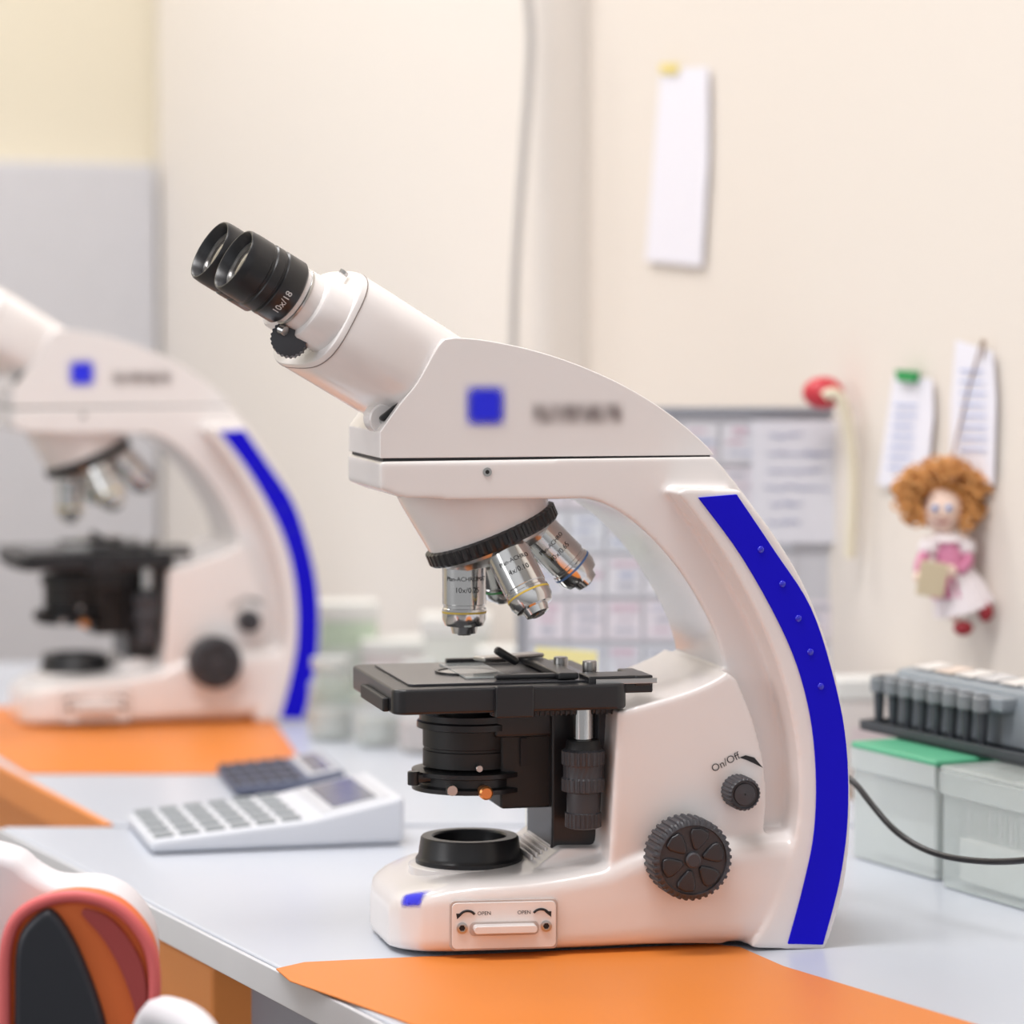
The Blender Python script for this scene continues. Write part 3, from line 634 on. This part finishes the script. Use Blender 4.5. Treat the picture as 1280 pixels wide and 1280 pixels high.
cable=[V(a,b,Y) for a,b,Y in [(1040,960,1.99),(1066,974,1.97),(1088,1004,1.95),(1120,1042,1.93),(1165,1068,1.90),(1225,1078,1.865),(1290,1076,1.83),(1350,1060,1.80)]]
tube('power_cable',cable+[Vector((cable[-1].x+.03,1.70,ZT+.01)),Vector((cable[-1].x+.06,1.55,ZT+.0045)),Vector((cable[-1].x+.14,1.45,ZT+.0045))],.0020,BLK)
# ================================================================= BACKGROUND CLUTTER
def TW(px,Y): q=V(px,394,Y); return (q.x,q.y,ZT)
cg=mat('cap_green',(186,210,180),.5); cw=mat('cap_white',(214,218,216),.4,alpha=.6)
def jar(name,px,Y,r,h,m,mc,cc=(206,208,204)):
    e=empty(name,TW(px,Y)); lathe('glass',[(r*.9,.001),(r,.004),(r,h*.75),(r*.75,h*.85),(r*.75,h)],(0,0,0),(0,0,1),m,e,32); cyl('lid',(0,0,h*.96),(0,0,h*1.1),r*.85,mc,e)
    cyl('content',(0,0,.004),(0,0,h*.4),r*.9,mat(name+'c',cc,.5,alpha=.7),e)
jg=mat('jar_glass',(214,222,218),.12,alpha=.28)
jar('glass_jar',412,2.74,.020,.065,jg,cw); jar('glass_jar.001',470,2.70,.020,.06,jg,cw); jar('glass_jar.002',525,2.66,.020,.07,jg,cw,(214,200,200)); jar('glass_jar.003',580,2.48,.018,.06,jg,cg)
def carton(name,px,Y,s,c,rot=.1,lc=(216,200,206)):
    e=empty(name,TW(px,Y),rot); box('body',(0,0,s[2]/2+.0005),s,mat(name+'m',c,.6,var=.05),e,.001); box('lid',(0,0,s[2]+.001),(s[0]+.004,s[1]+.004,s[2]*.2),mat(name+'l',(222,222,218),.6),e,.001)
    box('label',(0,-s[1]/2-.0008,s[2]*.45),(s[0]*.6,.001,s[2]*.35),mat(name+'b',lc,.6),e,0)
carton('reagent_box',425,3.02,(.065,.05,.085),(198,214,192),.1,(214,220,212)); carton('reagent_box.001',500,3.00,(.07,.06,.055),(216,206,204),.05); carton('reagent_box.002',570,2.94,(.06,.06,.08),(214,216,208),0,(206,214,206)); carton('reagent_box.003',635,2.86,(.05,.05,.06),(214,206,208),.1)
carton('reagent_box.004',1085,2.48,(.05,.04,.075),(224,217,213),.1,(222,208,210))
e=empty('sticky_note',V(706,830,2.36)); box('pad',(0,0,-.005),(.046,.002,.032),mat('sticky_yellow',(236,224,158),.7),e,0,Matrix.Rotation(.08,3,'Y')); 
zz=V(706,830,2.36).z
box('stand',(0,.006,(ZT+.0005-zz)/2),(.03,.008,zz-ZT-.001),mat('acryl',(224,228,228),.2,alpha=.5),e,.001)
e=empty('sticky_note.001',T(683,1047)); box('pad',(0,.004,.018),(.026,.002,.034),mat('sticky_yellow2',(236,224,170),.7),e,0); box('block',(0,.016,.014),(.028,.02,.027),WHT,e,.001)
# ================================================================= CHAIR
ch=empty('office_chair'); YC=1.60
SHELL=mat('chair_shell',(226,222,226),.5); PIP=mat('chair_piping',(222,104,104),.5); CB=mat('chair_black',(34,36,44),.4); CO=mat('chair_orange',(228,112,50),.6)
def cpts(seq): return [(V(a,b,YC).x,V(a,b,YC).z) for a,b in seq]
out=cpts([(8,1420),(6,1260),(8,1185),(24,1145),(60,1124),(105,1120),(150,1136),(184,1176),(194,1225),(188,1300),(178,1420)])
oo=[(q.x,q.y) for q in crom([Vector((*p,0)) for p in out],5)]
prism('back_cushion',oo,YC,YC+.03,CO,ch,.006,3)
inn=cpts([(17,1420),(19,1260),(22,1180),(42,1146),(66,1136),(92,1170),(118,1230),(138,1300),(156,1420)])
prism('black_panel',[(q.x,q.y) for q in crom([Vector((*p,0)) for p in inn],4)],YC-.006,YC+.006,CB,ch,.004,3)
inn=cpts([(180,1420),(181,1300),(184,1235),(172,1190),(142,1150),(112,1136),(104,1142),(132,1175),(158,1225),(174,1290),(176,1420)])
prism('red_panel',[(q.x,q.y) for q in crom([Vector((*p,0)) for p in inn],4)],YC-.004,YC+.006,mat('chair_red',(160,62,60),.6),ch,.003,3)
tube('piping',[(p[0],YC-.002,p[1]) for p in oo],.0032,PIP,ch)
sh=cpts([(-260,1420),(-230,1190),(-160,1110),(-60,1076),(0,1084),(28,1104),(58,1118),(110,1120),(150,1140),(176,1180),(182,1225),(178,1300),(170,1420)])
prism('back_shell',[(q.x,q.y) for q in crom([Vector((*p,0)) for p in sh],4)],YC+.028,YC+.07,SHELL,ch,.006,4)
cxx=-.31
box('seat',(cxx+.02,YC-.16,.46),(.44,.44,.08),CB,ch,.03,seg=4)
box('spine_bar',(cxx+.02,YC+.06,.60),(.06,.02,.34),CB,ch,.006)
tube('armrest',[V(150,1420,YC-.02),V(188,1275,YC-.03),V(215,1268,YC-.06),V(258,1296,YC-.08),V(270,1340,YC-.1)],.010,SHELL,ch)
cyl('gas_post',(cxx,YC-.16,.08),(cxx,YC-.16,.43),.025,DGREY,ch)
for i in range(5):
    a=i*2*math.pi/5; e_=Vector((cxx+.27*math.cos(a),YC-.16+.27*math.sin(a),.07)); cyl('base_arm_%d'%i,(cxx,YC-.16,.10),e_,.022,DGREY,ch,.014)
    cyl('caster_%d'%i,e_+Vector((-.012,0,-.042)),e_+Vector((.012,0,-.042)),.027,BLK,ch)
# ================================================================= LIGHT
w=bpy.data.worlds.new('world'); bpy.context.scene.world=w; w.use_nodes=True; nt=w.node_tree; bg=nt.nodes['Background']
tc=nt.nodes.new('ShaderNodeTexCoord'); sp=nt.nodes.new('ShaderNodeSeparateXYZ'); nt.links.new(tc.outputs['Generated'],sp.inputs[0])
rp=nt.nodes.new('ShaderNodeValToRGB'); mr=nt.nodes.new('ShaderNodeMapRange'); mr.inputs['From Min'].default_value=-1; nt.links.new(sp.outputs[2],mr.inputs['Value']); nt.links.new(mr.outputs[0],rp.inputs[0])
rp.color_ramp.elements[0].position=.35; rp.color_ramp.elements[0].color=(.26,.26,.26,1); rp.color_ramp.elements[1].position=.62; rp.color_ramp.elements[1].color=(.97,.98,1,1)
nt.links.new(rp.outputs[0],bg.inputs[0]); bg.inputs[1].default_value=.78
def area(name,loc,rot,sx,sy,p,c=(1,.985,.985)):
    l=bpy.data.lights.new(name,'AREA'); l.shape='RECTANGLE'; l.size=sx; l.size_y=sy; l.energy=p; l.color=c
    o=bpy.data.objects.new(name,l); o.location=loc; o.rotation_euler=rot; link(o); return o
area('ceiling_light',(-.45,1.45,2.66),(0,0,0),1.2,.5,32)
area('ceiling_light.001',(-.9,3.0,2.66),(0,0,0),1.2,.5,25)
area('window_light',(-2.4,.6,1.6),(0,math.radians(-82),math.radians(-10)),1.4,1.4,18,(.98,.99,1))
sc=bpy.context.scene
sc.view_settings.view_transform='Standard'; sc.view_settings.look='None'; sc.view_settings.exposure=-.05
